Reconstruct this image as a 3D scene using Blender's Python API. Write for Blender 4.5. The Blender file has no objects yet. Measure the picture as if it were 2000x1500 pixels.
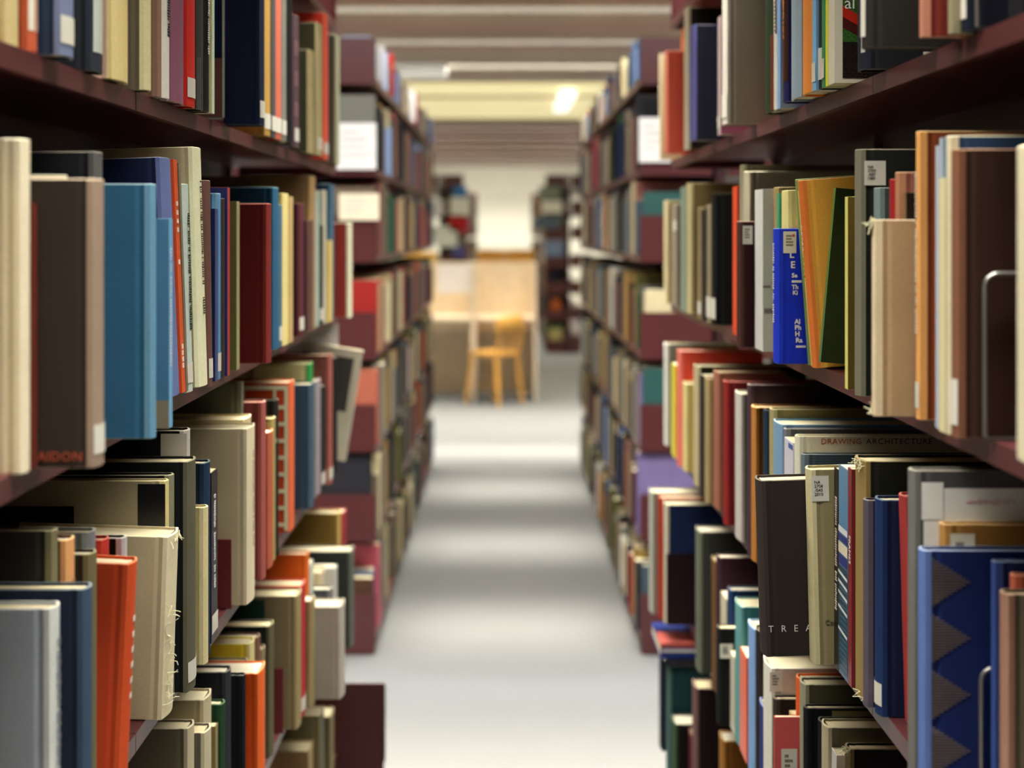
import bpy, math, random
from mathutils import Vector, Matrix
R = random.Random(7)
C = bpy.context.scene.collection
F, VX, VY, CH = 2560.0, 985.0, 450.0, 1.487      # focal length in px of a 2000 px frame, axis point, eye height
LIP = {'L': .43, 'R': .444}                     # shelf edge distance from the camera axis
END = {'L': 3.342, 'R': 3.474}
HS = {('L',1):-.162,('L',2):.213,('L',3):.587,('L',4):.962,('L',5):1.336,('L',0):-.533,
      ('R',1):-.186,('R',2):.191,('R',3):.563,('R',4):.937,('R',5):1.311,('R',0):-.557}
SG = {'L': -1, 'R': 1}

def lin(h):
    o = []
    for i in (0, 2, 4):
        c = int(h[i:i+2], 16)/255
        o.append(c/12.92 if c <= .04045 else ((c+.055)/1.055)**2.4)
    return (*o, 1)
def mixhex(a, b, f):
    return ''.join('%02x' % round(int(a[i:i+2],16)*(1-f)+int(b[i:i+2],16)*f) for i in (0,2,4))
_m = {}
def mat(hexc, kind='cloth'):
    k = (hexc, kind)
    if k in _m: return _m[k]
    m = bpy.data.materials.new(kind+'_'+hexc); m.use_nodes = True
    nt = m.node_tree; b = nt.nodes['Principled BSDF']
    L = nt.links.new; N = nt.nodes.new
    rough, spec, var, sc, bump = {'cloth':(.78,.25,.10,260,.16),'gloss':(.38,.4,.04,60,.0),'paper':(.9,.15,.08,40,.0),
        'steel':(.34,.45,.05,9,.03),'wood':(.5,.35,.12,5,.03),'wall':(.9,.1,.03,3,.02),'metal':(.3,.5,.03,20,.0),
        'carpet':(1,.05,.5,420,.8),'rib':(.7,.25,.06,200,.1),'plain':(.8,.2,.0,10,.0),'ceil':(.75,.2,.05,2,.02)}[kind]
    b.inputs['Roughness'].default_value = rough
    b.inputs['Specular IOR Level'].default_value = spec
    if kind == 'metal': b.inputs['Metallic'].default_value = .85
    c = lin(hexc)
    if kind in ('cloth','gloss','rib'): c = (*[min(.86, 1.16*x**1.2) for x in c[:3]], 1)
    if var:
        tc = N('ShaderNodeTexCoord'); nz = N('ShaderNodeTexNoise'); mp = N('ShaderNodeMapping')
        nz.inputs['Scale'].default_value = sc; nz.inputs['Detail'].default_value = 4
        L(tc.outputs['Object'], mp.inputs['Vector']); L(mp.outputs['Vector'], nz.inputs['Vector'])
        if kind == 'wood': mp.inputs['Scale'].default_value = (8, 8, .7)
        if kind == 'paper': mp.inputs['Scale'].default_value = (1, 30, 1)
        n2 = N('ShaderNodeTexNoise'); n2.inputs['Scale'].default_value = 14; n2.inputs['Detail'].default_value = 3
        L(tc.outputs['Object'], n2.inputs['Vector'])
        if kind == 'carpet': n2.inputs['Scale'].default_value = 900
        ad = N('ShaderNodeMath'); ad.operation = 'ADD'; L(nz.outputs['Fac'], ad.inputs[0]); L(n2.outputs['Fac'], ad.inputs[1])
        mr = N('ShaderNodeMapRange'); mr.inputs['From Min'].default_value = .6; mr.inputs['From Max'].default_value = 1.4
        mr.inputs['To Min'].default_value = 1-var; mr.inputs['To Max'].default_value = 1+var
        L(ad.outputs[0], mr.inputs['Value'])
        mx = N('ShaderNodeMix'); mx.data_type = 'RGBA'; mx.blend_type = 'MULTIPLY'; mx.inputs[0].default_value = 1
        mx.inputs[6].default_value = c; L(mr.outputs[0], mx.inputs[7]); out = mx.outputs[2]
        if kind == 'rib':
            wv = N('ShaderNodeTexWave'); wv.bands_direction = 'Z'; wv.inputs['Scale'].default_value = 85
            L(tc.outputs['Object'], wv.inputs['Vector'])
            m3 = N('ShaderNodeMix'); m3.data_type = 'RGBA'; m3.blend_type = 'MULTIPLY'; m3.inputs[0].default_value = .35
            L(out, m3.inputs[6]); L(wv.outputs['Color'], m3.inputs[7]); out = m3.outputs[2]
        L(out, b.inputs['Base Color'])
        if bump:
            bp = N('ShaderNodeBump'); bp.inputs['Strength'].default_value = bump
            bp.inputs['Distance'].default_value = .004 if kind == 'carpet' else .0006
            L(nz.outputs['Fac'], bp.inputs['Height']); L(bp.outputs['Normal'], b.inputs['Normal'])
    else:
        b.inputs['Base Color'].default_value = c
    _m[k] = m
    return m
def glow(hexc, s):
    m = bpy.data.materials.new('glow_surface'); m.use_nodes = True
    b = m.node_tree.nodes['Principled BSDF']
    b.inputs['Base Color'].default_value = lin(hexc); b.inputs['Emission Color'].default_value = lin(hexc)
    b.inputs['Emission Strength'].default_value = s
    return m

class MB:                                           # collects faces for ONE mesh object
    def __init__(s): s.v = []; s.f = []; s.mi = []; s.sm = []
    def quad(s, pts, mi=0, sm=False):
        n = len(s.v); s.v += [tuple(p) for p in pts]; s.f.append(tuple(range(n, n+len(pts)))); s.mi.append(mi); s.sm.append(sm)
    def box(s, x0, x1, y0, y1, z0, z1, mi=0):
        if x0 > x1: x0, x1 = x1, x0
        if y0 > y1: y0, y1 = y1, y0
        n = len(s.v)
        s.v += [(x0,y0,z0),(x1,y0,z0),(x1,y1,z0),(x0,y1,z0),(x0,y0,z1),(x1,y0,z1),(x1,y1,z1),(x0,y1,z1)]
        for q in ((0,3,2,1),(4,5,6,7),(0,1,5,4),(1,2,6,5),(2,3,7,6),(3,0,4,7)):
            s.f.append(tuple(n+i for i in q)); s.mi.append(mi); s.sm.append(False)
    def grid(s, rows, mi=0, sm=False, closed=False):    # rows of points, quads between
        n = len(s.v); w = len(rows[0])
        for r in rows: s.v += [tuple(p) for p in r]
        for i in range(len(rows)-1):
            for j in range(w if closed else w-1):
                k = (j+1) % w
                s.f.append((n+i*w+j, n+i*w+k, n+(i+1)*w+k, n+(i+1)*w+j)); s.mi.append(mi if isinstance(mi, int) else mi(i, j)); s.sm.append(sm)
    def tube(s, pts, r, n=8, mi=0):
        rows = []
        for i, p in enumerate(pts):
            p = Vector(p); a = Vector(pts[max(i-1,0)]); b = Vector(pts[min(i+1,len(pts)-1)])
            t = (b-a).normalized(); u = t.cross(Vector((.3,.9,.2))).normalized(); w = t.cross(u)
            rows.append([p + r*(math.cos(2*math.pi*k/n)*u + math.sin(2*math.pi*k/n)*w) for k in range(n)])
        s.grid(rows, mi, True, True); s.quad(rows[0][::-1], mi); s.quad(rows[-1], mi)
    def build(s, name, mats, parent=None, loc=None, bevel=0):
        me = bpy.data.meshes.new(name); me.from_pydata(s.v, [], s.f); me.update()
        for m in (mats if isinstance(mats, (list, tuple)) else [mats]): me.materials.append(m)
        me.polygons.foreach_set('material_index', s.mi); me.polygons.foreach_set('use_smooth', s.sm)
        o = bpy.data.objects.new(name, me); C.objects.link(o)
        if parent: o.parent = parent
        if loc: o.location = loc
        if bevel:
            b = o.modifiers.new('b', 'BEVEL'); b.width = bevel; b.segments = 2; b.limit_method = 'ANGLE'
        return o
LABELS = set()
def tag(o, label, cat, group=None, kind=None):
    n = len(label.split())
    if not 4 <= n <= 16: print('LABEL LENGTH', n, label)
    if label in LABELS: print('LABEL TWICE', label)
    LABELS.add(label)
    o['label'] = label; o['category'] = cat
    if group: o['group'] = group
    if kind: o['kind'] = kind
    return o
def thing(name, label, cat, loc=(0,0,0), group=None, rz=0):
    o = bpy.data.objects.new(name, None); C.objects.link(o); o.location = loc; o.rotation_euler = (0,0,rz); o.empty_display_size = .02
    return tag(o, label, cat, group)
def struct(o): o['kind'] = 'structure'; return o

def text_obj(name, s, size, mtx, m, parent, fitw=0, align='LEFT', bold=0):
    cu = bpy.data.curves.new(name, 'FONT'); cu.body = s; cu.size = size; cu.align_x = 'LEFT'; cu.extrude = .00012; cu.resolution_u = 2; cu.offset = bold
    t = bpy.data.objects.new(name, cu); C.objects.link(t)
    bpy.context.view_layer.update()
    if fitw and t.dimensions.x > 0: cu.space_character = min(4, max(.8, 1+(fitw/t.dimensions.x-1)*1.45)); bpy.context.view_layer.update()
    me = bpy.data.meshes.new_from_object(t.evaluated_get(bpy.context.evaluated_depsgraph_get()))
    bpy.data.objects.remove(t); bpy.data.curves.remove(cu)
    xs = [v.co.x for v in me.vertices]; x0, x1 = min(xs), max(xs); k = fitw/(x1-x0) if fitw else 1
    for v in me.vertices:
        v.co.x = (v.co.x-x0)*k if align == 'LEFT' else (v.co.x-x1)*k
    me.transform(mtx); me.materials.clear(); me.materials.append(m)
    o = bpy.data.objects.new(name, me); C.objects.link(o); o.parent = parent
    return o
# rows: desc, near spine edge px, far spine edge px, top px, cover colour, spine colour (pairs often carry the aisle light: covers darker, spines paler), options
# yb = bottom px at the near edge; p = how far the spine juts out; h = height; t = thickness; ln = lean; k='p' paperback
DATA = {
('L',1):[
 ('worn cream clothbound book',-62,14,None,'b8b09a','d2cbb2',dict(yb=70,h=.26)),
 ('cream book with frayed foot',18,45,None,'a99a6c','c9ba8c',dict(yb=84,h=.25)),
 ('orange-red book with two white labels',62,80,None,'b0563a','bf6748',dict(yb=93,h=.26,pan=[('s',.001,.008,.02,.08,'e0dccc'),('s',.012,.020,.02,.085,'e0dccc')])),
 ('navy book with lavender spine',125,152,None,'26384f','7f8aa6',dict(yb=99,h=.29,sl=1)),
 ('black jacketed book with white spine label',185,208,None,'2b3038','39404a',dict(yb=139,h=.28,pan=[('s',.004,.030,.02,.16,'c9cfc6')])),
 ('cream yellow book with pink side',225,257,None,'d8b9a8','e3d39c',dict(yb=155,h=.27)),
 ('grey-brown ridged book',288,300,None,'6e6654','d8d2a8',dict(yb=177,h=.28)),
 ('brown book in clear jacket',312,318,None,'8f6f5a','a08170',dict(yb=190,h=.27)),
 ('white-spined book with printed title',322,336,None,'cfc8b4','ebe8da',dict(h=.26,mk='222222')),
 ('mauve clothbound book',340,367,None,'8c5a68','96667a',dict(h=.27)),
 ('bright red book',371,386,None,'c03528','cf3d30',dict(h=.26,sl=1)),
 ('charcoal book with grey band',389,402,None,'35342f','4a4944',dict(h=.27,pan=[('s',.001,.012,.0,.07,'5a5a55')])),
 ('black book with white spine lettering',404,411,None,'222222','2a2a2a',dict(h=.27,mk='e8e8e0')),
 ('pale yellow and mint booklet',414,419,None,'d9d7a8','cfe0cc',dict(h=.27,k='p')),
 ('tall navy clothbound book',512,520,None,'1d2b4c','26344f',dict(yb=245,h=.34,sl=1)),
 ('tan clothbound book',521,532,None,'b3924f','bf9d5a',dict(h=.33,sl=1)),
 ('thin dark grey book',535,541,None,'2c2c2c','5f6060',dict(h=.3,sl=1)),
 ('salmon pink book',543,553,None,'a9513f','d07a66',dict(h=.3,sl=1)),
 ('grey patterned book',555,562,None,'5f625c','8a8c80',dict(h=.3,sl=1)),
 ('plain black book',564,577,-8,'121214','17171b',dict()),
 ('mauve and grey striped book',579,587,None,'4b4648','6f5a60',dict(h=.26,sl=1,pan=[('s',.001,.02,.06,.09,'8a6a70'),('s',.001,.02,.12,.15,'8a6a70'),('s',.001,.02,.18,.21,'8a6a70')])),
 ('short olive book with cream top',608,620,97,'3f3d2a','b7ab84',dict()),
 ('dark olive book with beige spine',624,634,44,'424028','b9b18a',dict(sl=1)),
 ('tall red-orange book',636,650,25,'dc4c34','ee7058',dict(sl=1)),
 ('grey book with pale spine',659,668,68,'6a7068','a7ab90',dict()),
],
('L',2):[
 ('pale yellow worn book at frame edge',-60,6,330,'c9bd94','cfc398',dict(yb=960)),
 ('thick beige clothbound book with scuffed spine',48,66,272,'cbc0a6','e0d7bd',dict(yb=928)),
 ('thin maroon book behind the beige one',67,72,400,'6a2a22','7d3a30',dict(k='p')),
 ('dark brown book with taupe spine',190,211,350,'3c3128','a3907f',dict(yb=917,sl=1,d=.23,ctext=('PHAIDON',.0137,.0066,.0118,'a8482e',.0545))),
 ('white-paged pamphlet',128,131,343,'d9d4c0','e4e0cc',dict(k='p')),
 ('tall black book with grey spine',191,206,297,'23252a','6a6a68',dict()),
 ('teal blue clothbound book',300,309,360,'386a86','74a0b8',dict(yb=890,d=.23)),
 ('light blue paperback',330,337,428,'55819f','7fb9dc',dict(yb=838,k='p',mk='dfeaf2',pan=[('c',.0,.1,.0,.03,'8d8670')])),
 ('navy book with lavender-blue spine',337,357,320,'1e2c50','7684b0',dict(yb=792,tl=-2.3)),
 ('thin orange book with white lettering',356,363,324,'c65a2c','dc6a38',dict(k='p',tl=-2.2,blk=1)),
 ('grey-brown thin book',364,368,330,'6b6350','857b68',dict(k='p',tl=-2)),
 ('pale aqua book with dark lettering',370,381,366,'8f9c94','c6d3ca',dict(tl=-1.3,sl=1,mk='20302c')),
 ('tall cream book with spaced spine letters',395,411,298,'b0a78c','e9e4c4',dict(tl=-1.7,mk='4a4432',d=.26)),
 ('mauve-brown book',412,418,356,'5d433d','7a5b54',dict(tl=-.7,sl=1)),
 ('slim royal blue book',420,426,408,'26365f','44588c',dict(k='p')),
 ('sky blue cloth book with white tag',427,434,378,'3d6a8c','6e9dbf',dict(sl=1)),
 ('brown-black slim book',435,442,388,'2e2826','453d3a',dict()),
 ('blue book with red spine',444,449,367,'33407c','b04a48',dict(k='p')),
 ('olive green book',462,468,394,'6d7a4c','a8a680',dict(k='p')),
 ('thick dark red clothbound book',525,533,398,'6e2022','8e3c38',dict(yb=711,d=.24)),
 ('dark teal clothbound book',537,548,366,'1f4c68','346a88',dict()),
 ('slate blue thin book',549,553,400,'3d566c','5f7c92',dict(sl=1)),
 ('cream yellow book',556,567,378,'b39a5c','ecd898',dict()),
 ('tan and black slim book',569,575,385,'3a3026','c8b080',dict()),
 ('maroon book with rose spine',588,597,398,'3a1218','74404a',dict(sl=1)),
 ('burgundy book with mauve spine',606,618,430,'371820','7c5f58',dict(d=.2)),
 ('tall tan clothbound book',611,619,344,'7c6646','b49a70',dict(d=.25)),
 ('mint grey book',620,626,375,'8a9c98','b4c4bc',dict()),
 ('black slim book',628,633,440,'1e2220','33342f',dict(sl=1)),
 ('light grey book',634,640,372,'a4a494','c4c4b2',dict()),
 ('butter yellow book',642,652,470,'d8bc6c','efd490',dict(k='p')),
 ('denim blue tall book',648,655,360,'33506e','54788f',dict()),
 ('coral red book with cream spine',684,698,435,'a84a40','f0e4c8',dict(yb=622,d=.17)),
],
('L',3):[
 ('pale blue-grey hardcover',105,124,1190,'acb6bc','dee2e0',dict(p=.005,mk='8a8f92')),
 ('navy clothbound book',170,187,1152,'1f2c42','4c5f74',dict()),
 ('charcoal clothbound book',107,118,1037,'34342f','8a8668',dict()),
 ('brown book with peach spine',136,152,1056,'5a3626','e9b07c',dict(mk='b07c50')),
 ('olive brown worn book',180,195,1084,'3a3323','7d7658',dict()),
 ('blue-grey book with pale spine',177,193,1042,'80888a','a9b0b4',dict()),
 ('red-orange clothbound book',238,256,1103,'c2522c','d86438',dict(tl=2.6,blk=2)),
 ('short red book',205,219,1056,'b83a34','c24a40',dict()),
 ('black book with white spine label',243,252,1052,'26221f','dedcdc',dict()),
 ('beige clothbound book with shredded spine',322,344,1050,'c0b293','e2dabb',dict(tl=1.9,fray=1,d=.2)),
 ('large grey and black jacketed book',326,333,940,'a0977f','d8cc96',dict(d=.25,pan=[('c',.002,.036,.003,.4,'15151a'),('c',.115,.245,.19,.245,'16181c')])),
 ('black book with ivory edge',336,344,929,'1c1c18','8e8f78',dict()),
 ('big black book with worn grey spine',372,388,903,'14161a','6c6a58',dict(yb=1366,sl=1)),
 ('black book with silver-grey quarter spine',365,376,842,'17181c','c8c4bc',dict(d=.2,T=.03,pan=[('c',.0,.034,.003,.4,'bab6ae')])),
 ('slim cream book',403,410,992,'bfb385','d9d0a4',dict(yb=1300)),
 ('midnight blue book',404,415,906,'1d2a3a','27405a',dict()),
 ('black paperback with white spine title',413,425,925,'221a1e','2a2730',dict(yb=1258,k='p',mk='efefef',sl=1)),
 ('large oatmeal linen book',487,505,838,'c6bb9c','e2d9bc',dict(yb=1183,d=.2,mk='a89c7c')),
 ('cream linen book behind the oatmeal one',480,497,820,'d2c79c','c9bd98',dict()),
 ('tall grey-green book',474,477,748,'5f6256','74766a',dict(d=.12)),
 ('dusty red book',515,522,786,'8f4a48','a86460',dict()),
 ('dark grey book with red spine',513,520,802,'4a4a44','a86c60',dict()),
 ('terracotta clothbound book',527,537,846,'9b5740','b56a50',dict()),
 ('olive gold book with curled head',534,541,818,'7d6f40','a89a64',dict()),
 ('black book with white band',541,547,782,'241c18','2c2826',dict(pan=[('c',.0,.06,.205,.213,'c9c8b4')])),
 ('orange book with cream grid cover',568,579,748,'c7521f','e07a50',dict(yb=1041,grid=1,d=.16)),
 ('slate blue clothbound book',608,619,752,'3f5568','516a7c',dict(d=.16)),
 ('cream book with green spine',606,620,712,'bcb790','3f9c58',dict(d=.17)),
 ('lavender grey book',621,630,745,'9a9098','a89ea6',dict()),
 ('black slim book with pale foot',631,638,756,'20221e','2a2c2a',dict(sl=1)),
 ('rose brown tall book',646,652,694,'7c5048','aa6a60',dict(sl=1)),
 ('tall black book',655,663,700,'0e0e10','141416',dict()),
],
('L',4):[
 ('taupe book with cream head',372,384,1424,'7e7763','cfc8ac',dict(p=-.01)),
 ('grey book with pale pages',405,417,1432,'747167','d0caae',dict()),
 ('stone grey clothbound book',403,418,1368,'a29a80','c8c0a2',dict()),
 ('small tan pamphlet',421,426,1420,'8a7c58','a8986c',dict(k='p')),
 ('dark green slim book',436,443,1377,'20432c','2c5638',dict()),
 ('black clothbound book',446,455,1314,'23262c','3f4246',dict()),
 ('blue-black book',478,482,1320,'191b22','22252c',dict(d=.16)),
 ('bright orange book',508,526,1316,'e0621f','ee7434',dict(d=.15)),
 ('grey book in clear jacket',480,487,1296,'7c7a68','a4a28e',dict()),
 ('yellow book with cream spine',492,501,1258,'dccc48','e6dea8',dict()),
 ('maroon book with tan head',505,511,1246,'4a2a26','8c6a58',dict()),
 ('small taupe book',514,521,1270,'5a5244','9a8c70',dict()),
 ('dark leather book with curled spine',530,538,1224,'1c2a28','6c6850',dict()),
 ('green and khaki quarter-bound book',583,592,1165,'86795c','a39670',dict(yb=1426,d=.2,pan=[('c',.065,.19,.003,.25,'2b4a3e')])),
 ('red book with cream head',592,600,1145,'b03036','c03c40',dict(yb=1418,sl=1)),
 ('beige-brown book',611,618,1175,'84745a','a89a74',dict(yb=1405)),
 ('grey hardcover jutting from the shelf',669,677,1186,'a09a8e','c4c0b4',dict(yb=1396,d=.13)),
 ('orange book behind the grey hardcover',602,606,1083,'c8621c','dc7a34',dict(d=.13)),
 ('mint white slim book',604,612,1106,'a8bcb0','c8d4cc',dict(k='p',p=.02,d=.13)),
 ('mid grey book',648,652,1152,'5c5e60','8a8c8e',dict(d=.16,p=.07)),
 ('cream thick book',630,640,1120,'c8b898','d8ccb0',dict(p=.045,d=.16)),
 ('white slim book jutting out',655,659,1110,'d4d4cc','e0e0d8',dict(p=.06,d=.2,k='p')),
 ('dark grey-green hardcover',688,698,1078,'40443e','70766c',dict(d=.2,yb=1268)),
 ('tan box-like book',663,668,1003,'a88c4c','c8ac6c',dict(d=.15)),
 ('crimson book at shelf end',672,683,1003,'8c2024','a83c40',dict(d=.12)),
],
('R',1):[
 ('black book at frame edge',1990,1960,None,'14161c','1a1c24',dict(yb=40,h=.3)),
 ('midnight navy book with white label',1884,1873,None,'161d30','1c2438',dict(yb=62,h=.3,sl=1)),
 ('grey and tan banded book',1856,1848,None,'8a8468','9a9278',dict(h=.3,pan=[('c',0,.1,.12,.28,'8f8f8a')])),
 ('brick red book',1799,1793,None,'7a2e22','c08a74',dict(yb=74,h=.29)),
 ('charcoal book with white spine label',1687,1679,None,'2f2b27','3a3632',dict(yb=95,h=.3,sl=2,d=.22)),
 ('black book with striped spine',1685,1669,None,'1c1e24','28303c',dict(yb=136,h=.3,pan=[('s',.002,.01,.02,.12,'cfd2cc'),('c',.07,.16,.0,.02,'d8d4c0')])),
 ('picture book with grass and red slide cover',1630,1618,None,'dcd8c4','e4e0cc',dict(yb=163,h=.3,grass=1,d=.2,k='p')),
 ('thin lime yellow booklet',1617,1612,None,'d8dc40','e0e650',dict(k='p',h=.29)),
 ('thin green booklet',1611,1605,None,'1f8a58','2a9a66',dict(k='p',h=.29,sl=1)),
 ('slim black book with white label',1603,1596,None,'2c2a2a','3a3838',dict(h=.3,sl=2)),
 ('sky blue paperback',1594,1586,None,'7cb0d4','8cc0e0',dict(k='p',h=.3,sl=1)),
 ('orange clothbound book',1584,1562,None,'e88a34','f29a48',dict(h=.3)),
 ('pale blue-grey clothbound book',1560,1536,None,'8fa2ae','9fb0ba',dict(h=.3)),
 ('navy book with orange spine title',1535,1526,None,'23265c','2a2a66',dict(h=.3,mk='e09030',pan=[('s',.001,.02,.03,.17,'4a2c20')])),
 ('slim blue and white book',1524,1518,None,'b4c8dc','88b0dc',dict(k='p',h=.3)),
 ('white book with black dotted spine',1516,1508,None,'c8c2b2','d8d4c4',dict(h=.3,dots=1)),
 ('dark green book with red foot',1506,1490,None,'20301c','28401f',dict(h=.3,pan=[('s',.001,.012,.002,.12,'7c3c30')])),
 ('large plain grey hardcover',1416,1407,None,'9c9484','d2cec4',dict(yb=243,h=.32,sl=2,d=.21)),
 ('mauve and white slim book',1408,1402,30,'8a5060','d6c4c4',dict(sl=1,k='p')),
 ('navy clothbound hardcover',1352,1344,49,'14152c','6a6a9c',dict(yb=275)),
 ('dark brown book with cream spine',1341,1333,14,'2c2018','c0b8a0',dict()),
 ('red-orange hardcover',1301,1292,99,'f0705a','f0806a',dict(yb=300,T=.03,d=.2)),
 ('bright orange slim book',1334,1314,42,'ee7a1c','f48430',dict(k='p',d=.12,p=-.015,T=.03)),
 ('cream slim book at shelf end',1288,1277,106,'d0c6a0','d8d0ac',dict()),
],
('R',2):[
 ('cream hardcover at frame edge',2040,1973,278,'c9c1a4','d9d2b6',dict(yb=925,d=.14)),
 ('dark brown clothbound book with white spine label',1866,1853,292,'442a1e','8c644c',dict(yb=858,sl=2,d=.25)),
 ('frayed cream and navy book',1853,1845,266,'2a4060','d8d0b4',dict(d=.24)),
 ('cream slim book',1846,1834,348,'cbb488','eadfb4',dict(k='p')),
 ('pale blue slim book',1841,1835,270,'8fa0b4','bccbd6',dict(k='p')),
 ('white-blue slim book',1834,1827,285,'9aa4b4','c2cad4',dict(k='p')),
 ('tall orange-brown book',1793,1786,257,'8a4a24','eab070',dict(yb=822,sl=1,d=.28,mk='f4e8d0')),
 ('short beige book with torn spine head',1706,1700,430,'b49a78','dccdae',dict(yb=815,fray=2,d=.18)),
 ('black worn pocket book',1770,1764,377,'26201a','8a7458',dict(k='p')),
 ('rose-brown book with torn jacket',1752,1746,337,'8a5c4e','b4886c',dict()),
 ('red clothbound book',1746,1731,350,'8c2420','a83030',dict()),
 ('grey-green clothbound book',1712,1702,367,'5c6a66','8ea09c',dict()),
 ('tall black book with square call number label',1675,1665,292,'252823','8a8876',dict(yb=783,call=(.0075,.032,.242,.270,'NA|3700|.A87|1989'),d=.25)),
 ('slim olive and yellow book',1656,1650,385,'6e5c2c','ece288',dict(yb=762,k='p',d=.2)),
 ('dark green pamphlet leaning sideways',1603,1599,385,'25351a','5c8a4c',dict(yb=727,tl=-5,k='p',d=.15)),
 ('bright orange hardcover leaning sideways',1590,1580,352,'f9b052','f28c48',dict(yb=721,tl=4.4,T=.022,title='DETAIL',tc='f8d8b8',d=.23)),
 ('yellow book with black spine title',1589,1583,372,'f0d060','f4e07c',dict(tl=4.4,T=.014,title='Barrier-Free Design',tc='30301c',k='p')),
 ('olive green leaning hardcover',1582,1568,350,'4c6a3c','8ca468',dict(tl=4,T=.022)),
 ('bright blue hardcover with white lettering',1516,1506,447,'1a3ac0','2848d0',dict(yb=712,blue=1,d=.19)),
 ('cream and yellow old book',1534,1522,372,'d8c888','eadc9c',dict()),
 ('green-edged book',1522,1517,378,'3a9c78','48b08c',dict(k='p')),
 ('tan brown slim book',1516,1508,366,'8c7448','b09a68',dict()),
 ('white paperback with grey blocks',1490,1472,370,'c8cac6','dadcd6',dict(yb=690,k='p',pan=[('c',.002,.02,.06,.068,'8a8484'),('c',.0,.012,.1,.104,'8a8484')])),
 ('maroon book with white call label',1442,1436,433,'3a1618','5a3a34',dict(yb=680,call=(.007,.023,.168,.198,'|||'),d=.15)),
 ('large grey hardcover',1460,1447,335,'8a8676','b0aa94',dict(d=.24)),
 ('tall grey-beige hardcover',1449,1442,322,'7c7866','a8a48c',dict(d=.25)),
 ('vivid orange slim book',1440,1431,364,'b03c14','dc5420',dict(k='p')),
 ('black clothbound hardcover',1394,1386,378,'0f0f10','14140f',dict(yb=636,sl=2)),
 ('taupe slim book',1385,1377,400,'6a6048','9a9078',dict(sl=2)),
 ('black narrow book',1376,1369,410,'0f0f0d','17150f',dict(k='p')),
 ('brown narrow book',1368,1360,405,'6e6040','a49670',dict(sl=1)),
 ('olive-beige hardcover',1346,1337,358,'84744c','cabf96',dict()),
 ('sage green book',1334,1320,366,'7c8c7c','94a494',dict()),
 ('pinkish grey book with white label',1318,1302,400,'8c8072','a09484',dict(pan=[('s',.001,.03,.19,.215,'e0dccc')])),
 ('cream narrow book at shelf end',1300,1291,392,'c0b48c','d0c49c',dict()),
],
('R',3):[
 ('taupe clothbound book with pinkish spine',1962,1946,1162,'746a5a','b08c78',dict(p=-.02,d=.2)),
 ('coral book rising behind the taupe book',1978,1968,1125,'c06a54','d88068',dict()),
 ('plain royal blue book',1940,1924,1098,'1e3060','4a62a0',dict(d=.2,T=.010)),
 ('blue book with rows of triangles',1800,1788,1076,'1a2f66','6c84b8',dict(tri=1,d=.24,g=.007)),
 ('kraft brown book with white label',1840,1830,1025,'9a743c','b89058',dict(call=(.008,.032,.215,.2645,'|||'),d=.2)),
 ('grey folder with handwritten white papers',1780,1768,920,'58585a','7e7e7a',dict(papers=1,d=.25)),
 ('slim red clothbound book',1775,1762,970,'8c3434','b04a48',dict(tl=1.6,p=-.015)),
 ('deep navy clothbound book',1717,1703,978,'1a2448','25406c',dict(yb=1448,sl=1)),
 ('charcoal purple slim book',1690,1682,978,'34303a','6c6470',dict(yb=1432)),
 ('dark ribbed book with frayed tan spine',1685,1664,902,'2f3126','a08c5c',dict(fray=1,d=.24,rib=1)),
 ('slim red book with white FRAMES title',1663,1656,918,'7c2c34','8c3840',dict(k='p',title='FRAMES',tc='f0f0ec')),
 ('glass tower photo paperback',1656,1638,920,'7fa4c0','6a94b4',dict(tower=1,k='p',d=.2)),
 ('black slim paperback with white spine text',1637,1629,919,'201c1c','262222',dict(k='p',mk='e8dcd0',d=.2)),
 ('khaki grey book with call number label',1588,1577,918,'938a68','cfc8a0',dict(yb=1302,tl=1.4,call=(.0033,.026,.212,.245,'NA|2708|.G45|2010'),ctext=('Com',.017,.052,.0095,'4a4232',0),d=.19)),
 ('black book stamped TREA on its cover',1492,1480,940,'38322f','4a423e',dict(yb=1296,tl=1.8,ctext=('TREASURE',.007,.033,.0125,'dcdcd4',.122),d=.2)),
 ('blue-grey ribbed hardcover',1567,1562,888,'5c6c74','7c8c92',dict(rib=1,d=.26)),
 ('white book titled DRAWING ARCHITECTURE',1556,1549,853,'d6d0b8','ece6ce',dict(draw=1,d=.27)),
 ('blue-topped white book',1549,1532,866,'c8c8d0','dadae4',dict(pan=[('s',.001,.03,.245,.256,'4a6ab0')],k='p')),
 ('grey jacketed book',1532,1528,838,'5a5e68','8a8e98',dict(d=.26)),
 ('powder blue book',1523,1504,830,'6a94b4','86aac4',dict(d=.26)),
 ('khaki tall book',1506,1500,800,'7c7450','b4ac80',dict(d=.27)),
 ('dark navy book',1494,1488,802,'27374c','34465c',dict()),
 ('ochre brown clothbound book',1472,1464,796,'7c5420','b88444',dict(yb=1100,d=.14)),
 ('dark plum tall book',1462,1457,752,'3c2a32','54404a',dict(d=.26)),
 ('white and grey striped book',1444,1430,770,'8a8884','c4c0b8',dict(yb=1060,d=.13)),
 ('deep red book',1416,1410,746,'741c1c','983030',dict(d=.2)),
 ('rose-brown clothbound book',1400,1380,728,'94604c','a87460',dict(d=.14,yb=998)),
 ('slim tan book',1380,1374,740,'94845c','b0a078',dict()),
 ('charcoal black book',1372,1362,735,'2c2822','38342c',dict()),
 ('black album with cream edges',1360,1349,716,'383428','c8bc98',dict(d=.24)),
 ('cream yellow slim book',1338,1326,750,'e0cc80','e4d498',dict()),
 ('coral red tall book',1326,1320,686,'e4604c','ee8478',dict(d=.2)),
 ('bright yellow slim book',1318,1302,714,'f0d038','f6dc54',dict(k='p')),
 ('white mottled tall book',1300,1284,672,'8f8c80','d4d4cc',dict()),
],
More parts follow.
